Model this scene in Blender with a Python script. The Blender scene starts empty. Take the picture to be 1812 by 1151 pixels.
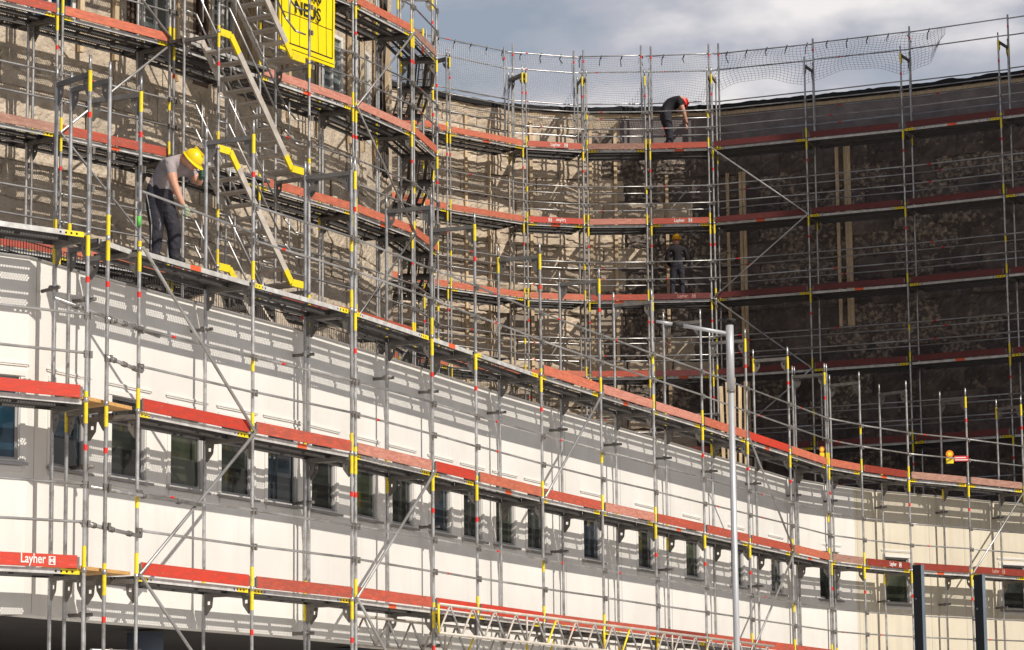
import bpy, math, random
from mathutils import Vector, Matrix, noise
random.seed(7)
R_=math.radians
sc=bpy.context.scene
col=sc.collection
# ------------------------------------------------------------------ camera
EYE=1.6
cd=bpy.data.cameras.new('camera'); cam=bpy.data.objects.new('camera',cd); col.objects.link(cam)
cd.sensor_width=36; cd.lens=5114.85/1812*36; cd.clip_start=.5; cd.clip_end=3000
cam.matrix_world=Matrix.Translation((0,0,EYE))@Matrix.Rotation(R_(90+9.0235),4,'X')@Matrix.Rotation(R_(-.6008),4,'Z')
sc.camera=cam
# ------------------------------------------------------------------ light
SUN_AZ=44; SUN_EL=42      # azimuth measured from behind the camera towards the right
sx,sy=math.sin(R_(SUN_AZ)),-math.cos(R_(SUN_AZ))
S=Vector((sx*math.cos(R_(SUN_EL)),sy*math.cos(R_(SUN_EL)),math.sin(R_(SUN_EL))))
sl=bpy.data.lights.new('sun','SUN'); sl.energy=4.5; sl.angle=R_(.5); sl.color=(1,.94,.85)
so=bpy.data.objects.new('sun',sl); col.objects.link(so); so.rotation_euler=S.to_track_quat('Z','Y').to_euler()
w=bpy.data.worlds.new('World'); sc.world=w; w.use_nodes=True
nt=w.node_tree; nt.nodes.clear()
def N(t,**k):
    n=nt.nodes.new(t)
    for a,b in k.items():
        if a.startswith('i_'): n.inputs[a[2:].replace('_',' ')].default_value=b
        else: setattr(n,a,b)
    return n
sky=N('ShaderNodeTexSky',sky_type='NISHITA',sun_disc=False,sun_elevation=R_(SUN_EL),sun_rotation=math.atan2(S.x,S.y))
tc=N('ShaderNodeTexCoord'); mp=N('ShaderNodeMapping'); mp.inputs['Scale'].default_value=(1,1,2.2)
nz=N('ShaderNodeTexNoise',i_Scale=5.5,i_Detail=5,i_Roughness=.5)
nz2=N('ShaderNodeTexNoise',i_Scale=14,i_Detail=6,i_Roughness=.55)
cr=N('ShaderNodeValToRGB'); cr.color_ramp.elements[0].position=.40; cr.color_ramp.elements[0].color=(.31,.36,.44,1)
cr.color_ramp.elements[1].position=.60; cr.color_ramp.elements[1].color=(.88,.84,.83,1)
e=cr.color_ramp.elements.new(.5); e.color=(.47,.48,.54,1)
mx=N('ShaderNodeMix',data_type='RGBA'); mx.inputs[0].default_value=.22
nz.inputs['Scale'].default_value=9; bg1=N('ShaderNodeBackground',i_Strength=.05); bg2=N('ShaderNodeBackground',i_Strength=1.08)
ms=N('ShaderNodeMixShader'); cv=N('ShaderNodeTexNoise',i_Scale=1.7,i_Detail=3); cvr=N('ShaderNodeMapRange'); cvr.inputs[1].default_value=.46; cvr.inputs[2].default_value=.62; cvr.inputs[3].default_value=.0; cvr.inputs[4].default_value=.93; mp2=N('ShaderNodeMapping'); mp2.inputs['Location'].default_value=(0.35,0.1,.2)
out=N('ShaderNodeOutputWorld'); lk=nt.links.new
lk(tc.outputs['Generated'],mp.inputs[0]); lk(mp.outputs[0],nz.inputs['Vector']); lk(mp.outputs[0],nz2.inputs['Vector'])
lk(nz.outputs['Fac'],mx.inputs[2]); lk(nz.outputs['Fac'],mx.inputs[6]); lk(nz2.outputs['Fac'],mx.inputs[7]); lk(mx.outputs[2],cr.inputs[0])
lk(tc.outputs['Generated'],mp2.inputs[0]); lk(mp2.outputs[0],cv.inputs['Vector']); sep=N('ShaderNodeSeparateXYZ'); lk(tc.outputs['Generated'],sep.inputs[0]); zr=N('ShaderNodeMath',operation='MULTIPLY_ADD'); zr.inputs[1].default_value=-1.15; zr.inputs[2].default_value=.38; lk(sep.outputs['Z'],zr.inputs[0]); za=N('ShaderNodeMath',operation='ADD'); lk(cv.outputs['Fac'],za.inputs[0]); lk(zr.outputs[0],za.inputs[1]); lk(za.outputs[0],cvr.inputs[0]); lk(cvr.outputs[0],ms.inputs[0]); lk(sky.outputs[0],bg1.inputs[0]); lk(cr.outputs[0],bg2.inputs[0]); lk(bg1.outputs[0],ms.inputs[1]); lk(bg2.outputs[0],ms.inputs[2]); lk(ms.outputs[0],out.inputs[0])
sc.view_settings.view_transform='Standard'; sc.view_settings.look='None'; sc.view_settings.exposure=0; sc.view_settings.gamma=1
sc.view_settings.use_curve_mapping=False
# ------------------------------------------------------------------ materials
def mat(name,c,rough=.6,metal=0,var=.12,scale=3,c2=None,bump=0,bscale=30,spec=.5,stretch=(1,1,1),coord='Object',thr=(.4,.65),dirt=None):
    m=bpy.data.materials.new(name); m.use_nodes=True; t=m.node_tree; b=t.nodes['Principled BSDF']
    b.inputs['Roughness'].default_value=rough; b.inputs['Metallic'].default_value=metal; b.inputs['Specular IOR Level'].default_value=spec
    tc=t.nodes.new('ShaderNodeTexCoord'); mp=t.nodes.new('ShaderNodeMapping'); mp.inputs['Scale'].default_value=stretch
    t.links.new(tc.outputs[coord],mp.inputs[0])
    n=t.nodes.new('ShaderNodeTexNoise'); n.inputs['Scale'].default_value=scale; n.inputs['Detail'].default_value=6; n.inputs['Roughness'].default_value=.62
    t.links.new(mp.outputs[0],n.inputs['Vector'])
    oi=t.nodes.new('ShaderNodeObjectInfo')
    add=t.nodes.new('ShaderNodeVectorMath'); add.operation='ADD'
    t.links.new(mp.outputs[0],add.inputs[0]); 
    mul=t.nodes.new('ShaderNodeMath'); mul.operation='MULTIPLY'; mul.inputs[1].default_value=37.0
    t.links.new(oi.outputs['Random'],mul.inputs[0]); t.links.new(mul.outputs[0],add.inputs[1]); t.links.new(add.outputs[0],n.inputs['Vector'])
    r=t.nodes.new('ShaderNodeValToRGB'); r.color_ramp.elements[0].position=thr[0]; r.color_ramp.elements[1].position=thr[1]
    d=c2 if c2 else tuple(x*(1-2*var) for x in c)
    r.color_ramp.elements[0].color=(*d,1); r.color_ramp.elements[1].color=(*c,1)
    t.links.new(n.outputs['Fac'],r.inputs[0])
    hs=t.nodes.new('ShaderNodeHueSaturation'); mr=t.nodes.new('ShaderNodeMapRange'); mr.inputs[3].default_value=1-var; mr.inputs[4].default_value=1+var
    t.links.new(oi.outputs['Random'],mr.inputs[0]); t.links.new(mr.outputs[0],hs.inputs['Value']); t.links.new(r.outputs[0],hs.inputs['Color'])
    src=hs.outputs[0]
    if dirt:            # (colour, threshold, scale, stretch): splashes, scuffs or streaks of wear
        n3=t.nodes.new('ShaderNodeTexNoise'); n3.inputs['Scale'].default_value=dirt[2]; n3.inputs['Detail'].default_value=5; n3.inputs['Roughness'].default_value=.7
        m3=t.nodes.new('ShaderNodeMapping'); m3.inputs['Scale'].default_value=dirt[3]; t.links.new(add.outputs[0],m3.inputs[0]); t.links.new(m3.outputs[0],n3.inputs['Vector'])
        r3=t.nodes.new('ShaderNodeMapRange'); r3.inputs[1].default_value=dirt[1]; r3.inputs[2].default_value=dirt[1]+.08; r3.inputs[4].default_value=dirt[4] if len(dirt)>4 else .8; t.links.new(n3.outputs['Fac'],r3.inputs[0])
        x3=t.nodes.new('ShaderNodeMix'); x3.data_type='RGBA'; t.links.new(r3.outputs[0],x3.inputs[0]); t.links.new(src,x3.inputs[6]); x3.inputs[7].default_value=(*dirt[0],1); src=x3.outputs[2]
    t.links.new(src,b.inputs['Base Color'])
    if bump:
        n2=t.nodes.new('ShaderNodeTexNoise'); n2.inputs['Scale'].default_value=bscale; n2.inputs['Detail'].default_value=5
        t.links.new(mp.outputs[0],n2.inputs['Vector']); bp=t.nodes.new('ShaderNodeBump'); bp.inputs['Strength'].default_value=1; bp.inputs['Distance'].default_value=bump
        t.links.new(n2.outputs['Fac'],bp.inputs['Height']); t.links.new(bp.outputs[0],b.inputs['Normal'])
    return m
M={}
M['galv']=mat('galvanised_steel',(.55,.54,.53),.38,.65,var=.18,scale=6,c2=(.30,.28,.26),thr=(.32,.6),dirt=((.30,.25,.20),.60,9,(1,1,1),.85))
M['steel_dark']=mat('weathered_steel',(.23,.21,.19),.6,.3,var=.15,scale=8)
M['deck']=mat('deck_steel',(.13,.12,.115),.6,.2,var=.12,scale=10)
M['profile']=mat('deck_profile',(.66,.65,.63),.5,.15,var=.12,scale=7,c2=(.46,.44,.41))
M['yellow']=mat('yellow_paint',(.86,.66,.02),.45,var=.06,scale=12,c2=(.62,.46,.06),thr=(.28,.5))
M['red_tape']=mat('red_tape',(.75,.03,.02),.5,var=.05)
M['orange_tag']=mat('orange_tag',(.85,.13,.04),.5,var=.08)
M['toe_bright']=mat('toe_bright',(.60,.045,.02),.55,var=.08,scale=5,c2=(.45,.05,.028),stretch=(1,1,4),dirt=((.50,.36,.30),0.63,7,(1,1,2.5),.7))
M['toe_red']=mat('toe_red',(.56,.085,.045),.6,var=.08,scale=6,c2=(.36,.08,.05),stretch=(1,1,4),bump=.002,dirt=((.50,.36,.30),0.6,7,(1,1,2.5),.7))
M['toe_orange']=mat('toe_orange',(.62,.17,.09),.65,var=.08,scale=6,c2=(.45,.12,.07),stretch=(1,1,5),bump=.002,dirt=((.50,.36,.30),0.6,7,(1,1,2.5),.7))
M['toe_pink']=mat('toe_pink',(.60,.27,.20),.75,var=.08,scale=7,c2=(.45,.17,.12),stretch=(1,1,5),bump=.002,dirt=((.50,.36,.30),0.6,7,(1,1,2.5),.7))
M['toe_dusty']=mat('toe_dusty',(.42,.24,.18),.8,var=.1,scale=6,c2=(.30,.15,.11),stretch=(1,1,5),bump=.003)
M['toe_maroon']=mat('toe_maroon',(.17,.03,.026),.6,var=.1,scale=6,c2=(.11,.025,.022),stretch=(1,1,4))  # the same red boards, darkened for the bays lying in shade
M['toe_dark']=mat('toe_dark',(.30,.035,.02),.6,var=.08,scale=6,c2=(.2,.035,.02),stretch=(1,1,4),dirt=((.50,.36,.30),0.63,7,(1,1,2.5),.7))
M['print']=mat('white_print',(.8,.78,.74),.6,var=.03)
M['print_faint']=mat('faded_print',(.55,.3,.24),.7,var=.03)
M['white']=mat('white_render',(.79,.765,.72),.85,var=.02,scale=.9,c2=(.73,.70,.65),bump=.002,bscale=60,dirt=((.60,.57,.52),.54,2.2,(1.6,1.6,.12),.18))
M['cream']=mat('cream_render',(.70,.635,.50),.85,var=.03,scale=1.1,c2=(.66,.59,.46),bump=.002,bscale=60,dirt=((.56,.50,.40),.50,3,(2,2,.10),.4))
M['trim']=mat('white_trim',(.72,.70,.66),.55,var=.04)
M['frame_grey']=mat('window_frame_grey',(.34,.33,.33),.5,var=.05)
M['sill']=mat('sill_metal',(.40,.38,.36),.4,.4,var=.08,bump=.002,bscale=80)
M['beige']=mat('beige_insulation',(.62,.505,.375),.95,var=.12,scale=2.2,c2=(.47,.38,.285),bump=.012,bscale=18)
M['beige2']=mat('beige_plaster',(.62,.515,.395),.95,var=.07,scale=3,c2=(.45,.37,.28),bump=.04,bscale=16,dirt=((.24,.205,.175),.57,4,(1,1,1),.65))
M['tar']=mat('stripped_wall',(.17,.135,.118),.9,var=.14,scale=1.6,c2=(.085,.069,.064),bump=.03,bscale=9,dirt=((.33,.265,.205),.58,4.5,(1,1,1),.75))  # stripped wall, its colour darkened further for the shade on it
M['remains']=mat('render_remains',(.42,.335,.25),.95,var=.15,scale=9,c2=(.11,.09,.082),thr=(.46,.66),bump=.02,bscale=14)
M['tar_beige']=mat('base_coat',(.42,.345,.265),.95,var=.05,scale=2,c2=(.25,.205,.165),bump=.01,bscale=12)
M['grey_top']=mat('grey_parapet',(.27,.23,.215),.9,var=.05,scale=2,c2=(.18,.15,.145),bump=.006,bscale=12)  # parapet colour greyed down past the shadow line
M['felt']=mat('roofing_felt',(.018,.017,.018),.8,var=.1,bump=.01,bscale=12)
M['timber']=mat('pale_timber',(.70,.54,.35),.8,var=.1,scale=5,c2=(.50,.37,.22),stretch=(6,6,.6))
M['plank']=mat('orange_plank',(.62,.36,.12),.7,var=.08,scale=5,c2=(.48,.26,.09),stretch=(.6,6,6))
M['alu']=mat('aluminium',(.62,.56,.49),.5,.15,var=.07,scale=5,c2=(.47,.41,.35))
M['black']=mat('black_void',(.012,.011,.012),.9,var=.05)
M['cable']=mat('dark_cable',(.03,.027,.026),.7,var=.1)
M['brown']=mat('brown_bundle',(.16,.10,.07),.85,var=.15,scale=9)
M['net_pale']=mat('pale_net_cord',(.60,.60,.62),.8,var=.05)
M['net']=mat('net_cord',(.18,.18,.19),.8,var=.05)
M['wire']=mat('fence_wire',(.035,.033,.033),.6,.2,var=.05)
M['paving']=mat('pale_paving',(.64,.62,.59),.9,var=.05,scale=.8,c2=(.56,.54,.51),coord='Object')
M['asphalt']=mat('asphalt',(.05,.05,.05),.9,var=.1,scale=.5)
M['roof']=mat('bitumen_roof',(.045,.042,.04),.95,var=.1,scale=1.2,bump=.02,bscale=20)
M['concrete']=mat('concrete',(.30,.285,.27),.9,var=.08,scale=1,bump=.004,bscale=20)
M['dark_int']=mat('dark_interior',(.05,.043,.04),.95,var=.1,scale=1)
M['column']=mat('blue_grey_column',(.16,.19,.25),.6,var=.05)
M['lamp']=mat('lamp_post_grey',(.50,.50,.51),.45,.3,var=.05,scale=4)
M['post']=mat('anthracite_steel',(.16,.20,.235),.5,.2,var=.06,scale=3,c2=(.12,.15,.18))
M['post_dark']=mat('anthracite_flange',(.012,.014,.017),.8,.0,var=.05)  # unlit faces of the posts painted near black
M['banner']=mat('yellow_banner',(.92,.70,.0),.6,var=.02,scale=2,c2=(.86,.63,.0))
M['ink']=mat('black_ink',(.02,.018,.015),.6,var=.02)
M['helmet_y']=mat('yellow_helmet',(.88,.62,.01),.3,var=.02)
M['helmet_r']=mat('red_helmet',(.75,.03,.02),.35,var=.02)
M['helmet_o']=mat('orange_helmet',(.80,.40,.02),.35,var=.02)
M['shirt']=mat('grey_shirt',(.36,.31,.31),.9,var=.04,scale=7,c2=(.27,.23,.235),bump=.03,bscale=11)
M['navy']=mat('navy_work_trousers',(.030,.027,.038),.85,var=.05,scale=9,c2=(.018,.017,.024),bump=.04,bscale=12)
M['trim_grey']=mat('grey_piping',(.25,.24,.25),.8,var=.03)
M['dark_cloth']=mat('dark_jacket',(.012,.010,.014),.9,var=.04,scale=8,bump=.01,bscale=9)
M['skin']=mat('skin',(.62,.33,.22),.55,var=.02,scale=10,c2=(.52,.26,.17))
M['glove']=mat('pale_glove',(.45,.47,.34),.85,var=.04,c2=(.25,.30,.20))
M['glove_d']=mat('green_glove',(.04,.09,.06),.8,var=.04,c2=(.10,.16,.12))
M['boot']=mat('black_boot',(.015,.014,.013),.6,var=.03)
M['hair']=mat('dark_hair',(.03,.02,.015),.8,var=.02)
M['green_tape']=mat('green_tape',(.10,.55,.06),.6,var=.03)
M['lens']=mat('orange_lens',(.85,.25,.02),.25,var=.03)
M['sign_red']=mat('sign_red',(.65,.05,.05),.5,var=.03)
def glassm(name,c):
    m=bpy.data.materials.new(name); m.use_nodes=True; t=m.node_tree; b=t.nodes['Principled BSDF']
    b.inputs['Roughness'].default_value=.06; b.inputs['Specular IOR Level'].default_value=.8
    tc=t.nodes.new('ShaderNodeTexCoord'); n=t.nodes.new('ShaderNodeTexNoise'); n.inputs['Scale'].default_value=1.6; n.inputs['Detail'].default_value=3
    oi=t.nodes.new('ShaderNodeObjectInfo'); ad=t.nodes.new('ShaderNodeVectorMath'); ad.operation='ADD'
    t.links.new(tc.outputs['Object'],ad.inputs[0]); t.links.new(oi.outputs['Location'],ad.inputs[1]); t.links.new(ad.outputs[0],n.inputs['Vector'])
    r=t.nodes.new('ShaderNodeValToRGB'); r.color_ramp.elements[0].position=.42; r.color_ramp.elements[1].position=.75
    r.color_ramp.elements[0].color=(*[x*.35 for x in c],1); r.color_ramp.elements[1].color=(*c,1)
    t.links.new(n.outputs['Fac'],r.inputs[0]); t.links.new(r.outputs[0],b.inputs['Base Color']); return m
M['glass']=glassm('dark_glass',(.040,.045,.040)); M['glass2']=glassm('greenish_glass',(.07,.085,.055)); M['glass3']=glassm('bluish_glass',(.035,.05,.065)); M['glass_blue']=glassm('blue_glass',(.03,.09,.14)); M['glass_pale']=glassm('pale_glass',(.30,.36,.36))
# ------------------------------------------------------------------ mesh building
class MB:
    def __init__(s): s.v=[];s.f=[];s.m=[];s.mats=[];s.sm=[]
    def mi(s,m):
        if m not in s.mats: s.mats.append(m)
        return s.mats.index(m)
    def face(s,pts,m,smooth=False):
        b=len(s.v); s.v+= [tuple(p) for p in pts]; s.f.append(tuple(range(b,b+len(pts)))); s.m.append(s.mi(m)); s.sm.append(smooth)
    def obox(s,c,ax,ay,az,m):       # centre and half-axis vectors
        c,ax,ay,az=map(Vector,(c,ax,ay,az)); b=len(s.v); k=s.mi(m)
        for i in (-1,1):
            for j in (-1,1):
                for l in (-1,1): s.v.append(tuple(c+ax*i+ay*j+az*l))
        for q in ((0,1,3,2),(4,6,7,5),(0,4,5,1),(2,3,7,6),(0,2,6,4),(1,5,7,3)):
            s.f.append(tuple(b+x for x in q)); s.m.append(k); s.sm.append(False)
    def box(s,lo,hi,m):
        c=[(a+b)/2 for a,b in zip(lo,hi)]; h=[(b-a)/2 for a,b in zip(lo,hi)]
        s.obox(c,(h[0],0,0),(0,h[1],0),(0,0,h[2]),m)
    def tube(s,p,q,r,m,n=8,r2=None,caps=True):
        p,q=Vector(p),Vector(q); d=(q-p).normalized(); u=d.orthogonal().normalized(); v=d.cross(u); b=len(s.v); k=s.mi(m); r2=r if r2 is None else r2
        for i in range(n):
            a=2*math.pi*i/n; o=u*math.cos(a)+v*math.sin(a)
            s.v.append(tuple(p+o*r)); s.v.append(tuple(q+o*r2))
        for i in range(n):
            j=(i+1)%n; s.f.append((b+2*i,b+2*j,b+2*j+1,b+2*i+1)); s.m.append(k); s.sm.append(True)
        if caps:
            s.f.append(tuple(b+2*i for i in range(n))[::-1]); s.m.append(k); s.sm.append(False)
            s.f.append(tuple(b+2*i+1 for i in range(n))); s.m.append(k); s.sm.append(False)
    def path(s,pts,r,m,n=6):
        for a,b in zip(pts,pts[1:]): s.tube(a,b,r,m,n)
    def prism(s,pts,nv,m):          # polygon extruded both ways along nv
        nv=Vector(nv); A=[Vector(p)-nv for p in pts]; B=[Vector(p)+nv for p in pts]
        s.face(A[::-1],m); s.face(B,m)
        for i in range(len(A)):
            j=(i+1)%len(A); s.face([A[i],A[j],B[j],B[i]],m)
    def mesh(s,name):
        me=bpy.data.meshes.new(name); me.from_pydata(s.v,[],s.f)
        for m in s.mats: me.materials.append(M[m])
        me.polygons.foreach_set('material_index',s.m); me.polygons.foreach_set('use_smooth',s.sm); me.update(); return me
def put(name,me,parent=None,loc=(0,0,0),rot=0,scale=None,mx=None):
    if isinstance(me,MB): me=me.mesh(name)
    o=bpy.data.objects.new(name,me); col.objects.link(o)
    if mx is not None: o.matrix_basis=mx
    else:
        o.location=loc; o.rotation_euler=(0,0,rot)
        if scale: o.scale=scale
    if parent: o.parent=parent
    return o
def thing(name,label,cat,loc=(0,0,0),rot=0,group=None):
    o=bpy.data.objects.new(name,None); col.objects.link(o); o.location=loc; o.rotation_euler=(0,0,rot); o.empty_display_size=.2
    return tag(o,label,cat,group)
def tag(o,label,cat,group=None):
    o['label']=label; o['category']=cat
    if group: o['group']=group
    return o
def struct(o): o['kind']='structure'; return o
def V2(p): return Vector((p[0],p[1]))
def normals(poly):
    n=len(poly); sg=[]
    for a,b in zip(poly,poly[1:]):
        t=(V2(b)-V2(a)).normalized(); sg.append(Vector((-t.y,t.x)))
    out=[sg[0]]
    for i in range(1,n-1): out.append((sg[i-1]+sg[i]).normalized())
    out.append(sg[-1]); return out,sg
def offs(poly,g):
    nn,sg=normals(poly); out=[]
    for i,p in enumerate(poly):
        k=g if i in (0,len(poly)-1) else g/max(.5,nn[i].dot(sg[i]))
        out.append(V2(p)+nn[i]*k)
    return out
class Line:                     # arc length along a plan polyline
    def __init__(s,poly):
        s.p=[V2(p) for p in poly]; s.s=[0]
        for a,b in zip(s.p,s.p[1:]): s.s.append(s.s[-1]+(b-a).length)
        s.L=s.s[-1]
    def at(s,t,off=0):
        for i in range(len(s.p)-1):
            if t<=s.s[i+1] or i==len(s.p)-2:
                d=(s.p[i+1]-s.p[i]).normalized(); n=Vector((-d.y,d.x))
                return s.p[i]+d*(t-s.s[i])+n*off, d, n
def chord(line,s_,h=.57):
    a=line.at(s_-h)[0]; c=line.at(s_+h)[0]; d=(c-a).normalized(); m=(a+c)/2; q=line.at(s_)[0]; n=Vector((-d.y,d.x))
    if (q-m).dot(n)<0: m=m+n*(q-m).dot(n)      # convex bend: sit on the corner
    return m-n*.004,d,n
# plan lines of the outer standards (metres; y is depth away from the street)
FP=[(-8.9,30.3),(-6.95,32.01),(-5.02,33.71),(-4.55,34.80),(-3.38,37.23),(-2.20,39.58),(-1.18,42.04),(-.56,43.59),(.46,46.17),(1.49,48.56),(2.49,50.81),(3.50,53.08),(4.52,55.47),(5.57,57.92),(6.59,60.33),(7.45,61.61),(8.66,63.11),(10.17,64.43),(11.67,65.9),(13.3,67.1)]
LP=[(-11.2,42.1),(-9.27,43.8),(-7.34,45.9),(-5.74,47.85),(-4.44,50.1),(-2.9,52.68),(-1.89,54.93),(-1.47,56.9),(-1.62,59.47),(-1.9,62.0)]
RP=[(-5.2,66.5),(-3.5,69.5),(-1.56,71.67),(.38,73.42),(1.96,73.91),(3.60,73.91),(5.23,73.79),(7.63,72.79),(9.98,71.78),(12.27,70.54),(14.5,69.3),(16.6,67.8)]
ZC,ZB,ZA=4.095,6.095,8.095
FW=Line(offs(FP,.95)); LW=Line(offs(LP[:7],1.36)+[Vector((-2.45,58.6)),Vector((-4.8,66.0))]); RW=Line(offs(RP,1.42))
# ------------------------------------------------------------------ ground, roof
b=MB(); b.face([(-600,-200,0),(600,-200,0),(600,1200,0),(-600,1200,0)],'asphalt'); struct(put('ground',b))
b=MB(); b.face([(-160,-120,.004),(160,-120,.004),(160,75,.004),(-160,75,.004)],'paving'); struct(put('pavement',b))  # unseen ground sheet, made wide and pale to bounce light onto the facade
low=thing('curved_building','long curved low building with smooth white and cream walls and one row of small windows','building')
b=MB(); z=7.86
pts=[(p.x,p.y,z) for p in offs(FP,1.2)]+[(17.2,68.6,z)]+[(p.x,p.y,z) for p in offs(RP,1.3)[::-1]]+[(-4.8,66.0,z),(-3.6,60.2,z)]+[(p.x,p.y,z) for p in offs(LP[:8],1.5)[::-1]]
b.face(pts,'roof'); put('flat_roof',b,low)
# ---- facade wall with window openings
ZBOT,ZTOP,ZS,ZH=3.64,7.93,5.47,6.47
wins=[4.45,5.86,7.2,8.57,9.8,10.98,12.22,13.58,14.92,16.38,17.68,19.02,20.33,22.78,25.36,27.88,30.49,33.05,35.66,38.28,42.4]
WWD=.385
def facade(line,s0,s1,m,name,parent,zb,zt,ops,depth,inner='trim'):
    """wall sheet with real openings; ops = (s0,s1,z0,z1)"""
    b=MB(); ss={s0,s1}; zs={zb,zt}
    for v in line.s:
        if s0<v<s1: ss.add(v)
    for a,c,d,e_ in ops:
        for v in (a,c):
            if s0<v<s1: ss.add(v)
        zs.update((d,e_))
    ss=sorted(ss); zs=sorted(zs)
    for a,c in zip(ss,ss[1:]):
        if c-a<1e-6: continue
        pa=line.at(a+1e-6)[0]; pc=line.at(c-1e-6)[0]
        for d,e_ in zip(zs,zs[1:]):
            mid=((a+c)/2,(d+e_)/2)
            if any(o[0]<mid[0]<o[1] and o[2]<mid[1]<o[3] for o in ops): continue
            b.face([(pa.x,pa.y,d),(pc.x,pc.y,d),(pc.x,pc.y,e_),(pa.x,pa.y,e_)],m)
    for a,c,d,e_ in ops:        # reveals
        if not (s0<=a and c<=s1): continue
        q=[line.at(a)[0],line.at(c)[0]]; n=line.at((a+c)/2)[2]; r=[p+n*depth for p in q]
        P=lambda p,z:(p.x,p.y,z)
        b.face([P(q[0],d),P(r[0],d),P(r[0],e_),P(q[0],e_)],inner); b.face([P(q[1],d),P(r[1],d),P(r[1],e_),P(q[1],e_)],inner)
        b.face([P(q[0],e_),P(q[1],e_),P(r[1],e_),P(r[0],e_)],inner); b.face([P(q[0],d),P(q[1],d),P(r[1],d),P(r[0],d)],inner)
    # top coping thickness and underside
    for a,c in zip(ss,ss[1:]):
        if c-a<1e-6: continue
        pa,_,n1=line.at(a+1e-6); pc,_,n2=line.at(c-1e-6); ra=pa+n1*.34; rc=pc+n2*.34
        for z_ in (zb,zt): b.face([(pa.x,pa.y,z_),(pc.x,pc.y,z_),(rc.x,rc.y,z_),(ra.x,ra.y,z_)],m)
    return put(name,b,parent)
ops=[(c-WWD,c+WWD,ZS,ZH) for c in wins]
facade(FW,.0,36.75,'white','wall',low,ZBOT,ZTOP,[o for o in ops if o[1]<36.75],.07)
cw=facade(FW,36.75,FW.L,'cream','wall',low,1.2,ZTOP,[o for o in ops if o[0]>36.75],.07); cw['label']='cream coloured end wall'
b=MB()
for s0,s1 in zip(FW.s,FW.s[1:]):
    a,_,n=FW.at(s0+1e-5,-.02); c,_,n=FW.at(s1-1e-5,-.02)
    b.prism([(a.x,a.y,ZTOP+.003),(c.x,c.y,ZTOP+.003),(c.x+n.x*.4,c.y+n.y*.4,ZTOP+.003),(a.x+n.x*.4,a.y+n.y*.4,ZTOP+.003)],(0,0,.012),'sill')
put('coping',b,low)
def window_mesh(gl):
    fr=MB(); w_,h_=WWD*2,ZH-ZS; t=.032
    for lo,hi in (((-w_/2,.03,0),(-w_/2+t,.07,h_)),((w_/2-t,.03,0),(w_/2,.07,h_)),((-w_/2+t,.03,0),(w_/2-t,.07,t)),((-w_/2+t,.03,h_-t),(w_/2-t,.07,h_))): fr.box(lo,hi,'frame_grey')
    g=MB(); g.box((-w_/2+t,.05,t),(w_/2-t,.06,h_-t),gl)
    si=MB(); si.prism([(-w_/2-.09,-.09,-.055),(w_/2+.09,-.09,-.055),(w_/2+.09,.05,-.03),(-w_/2-.09,.05,-.03)],(0,0,.018),'sill'); si.box((-w_/2-.05,-.03,-.14),(w_/2+.05,.002,-.075),'trim')
    mo=MB()  # architrave and small cornice
    for lo,hi in (((-w_/2-.085,-.018,0),(-w_/2-.012,.0015,h_)),((w_/2+.012,-.018,0),(w_/2+.085,.0015,h_)),((-w_/2-.085,-.018,h_+.012),(w_/2+.085,.0015,h_+.075)),((-w_/2-.11,-.014,h_+.13),(w_/2+.11,.0015,h_+.15)),((-w_/2-.13,-.022,h_+.151),(w_/2+.14,.0015,h_+.172))): mo.box(lo,hi,'white')
    return fr.mesh('frame'),g.mesh('pane'),si.mesh('sill'),mo.mesh('moulding')
wms=[window_mesh('glass'),window_mesh('glass2'),window_mesh('glass'),window_mesh('glass3')]; wmb=window_mesh('glass_blue')
for i,c in enumerate(wins):
    p,d,n=FW.at(c); rz=math.atan2(d.y,d.x)
    fr,g,si,mo=wmb if i==0 else wms[(i*7)%4]
    f=put('window',fr,low,(p.x,p.y,ZS),rz)
    put('pane',g,f); put('sill',si,f); put('moulding',mo,f)
jt=MB(); jt.box((-.004,-.0016,ZBOT+.02),(.004,.001,ZTOP-.02),'sill'); jt=jt.mesh('panel_joint'); s_=1.3
while s_<FW.L-1:
    if min(abs(s_-q) for q in wins)>.62: p,d,n=FW.at(s_); put('panel_joint',jt,low,(p.x,p.y,0),math.atan2(d.y,d.x))
    s_+=1.27
# downpipes / dark ground floor void under the white wall
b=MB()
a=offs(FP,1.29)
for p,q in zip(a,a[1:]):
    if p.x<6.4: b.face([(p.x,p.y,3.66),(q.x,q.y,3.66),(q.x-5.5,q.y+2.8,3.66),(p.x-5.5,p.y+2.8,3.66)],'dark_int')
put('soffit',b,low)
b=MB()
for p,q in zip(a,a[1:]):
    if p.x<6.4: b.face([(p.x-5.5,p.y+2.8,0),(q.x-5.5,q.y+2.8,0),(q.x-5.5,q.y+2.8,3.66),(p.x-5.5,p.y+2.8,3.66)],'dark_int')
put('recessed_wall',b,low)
cm=MB(); cm.tube((0,0,0),(0,0,3.62),.24,'column',20); cm=cm.mesh('column')
for s_ in (9.0,15,21,27,33):
    p,d,n=FW.at(s_,.9); put('column',cm,low,(p.x,p.y,0))
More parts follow.
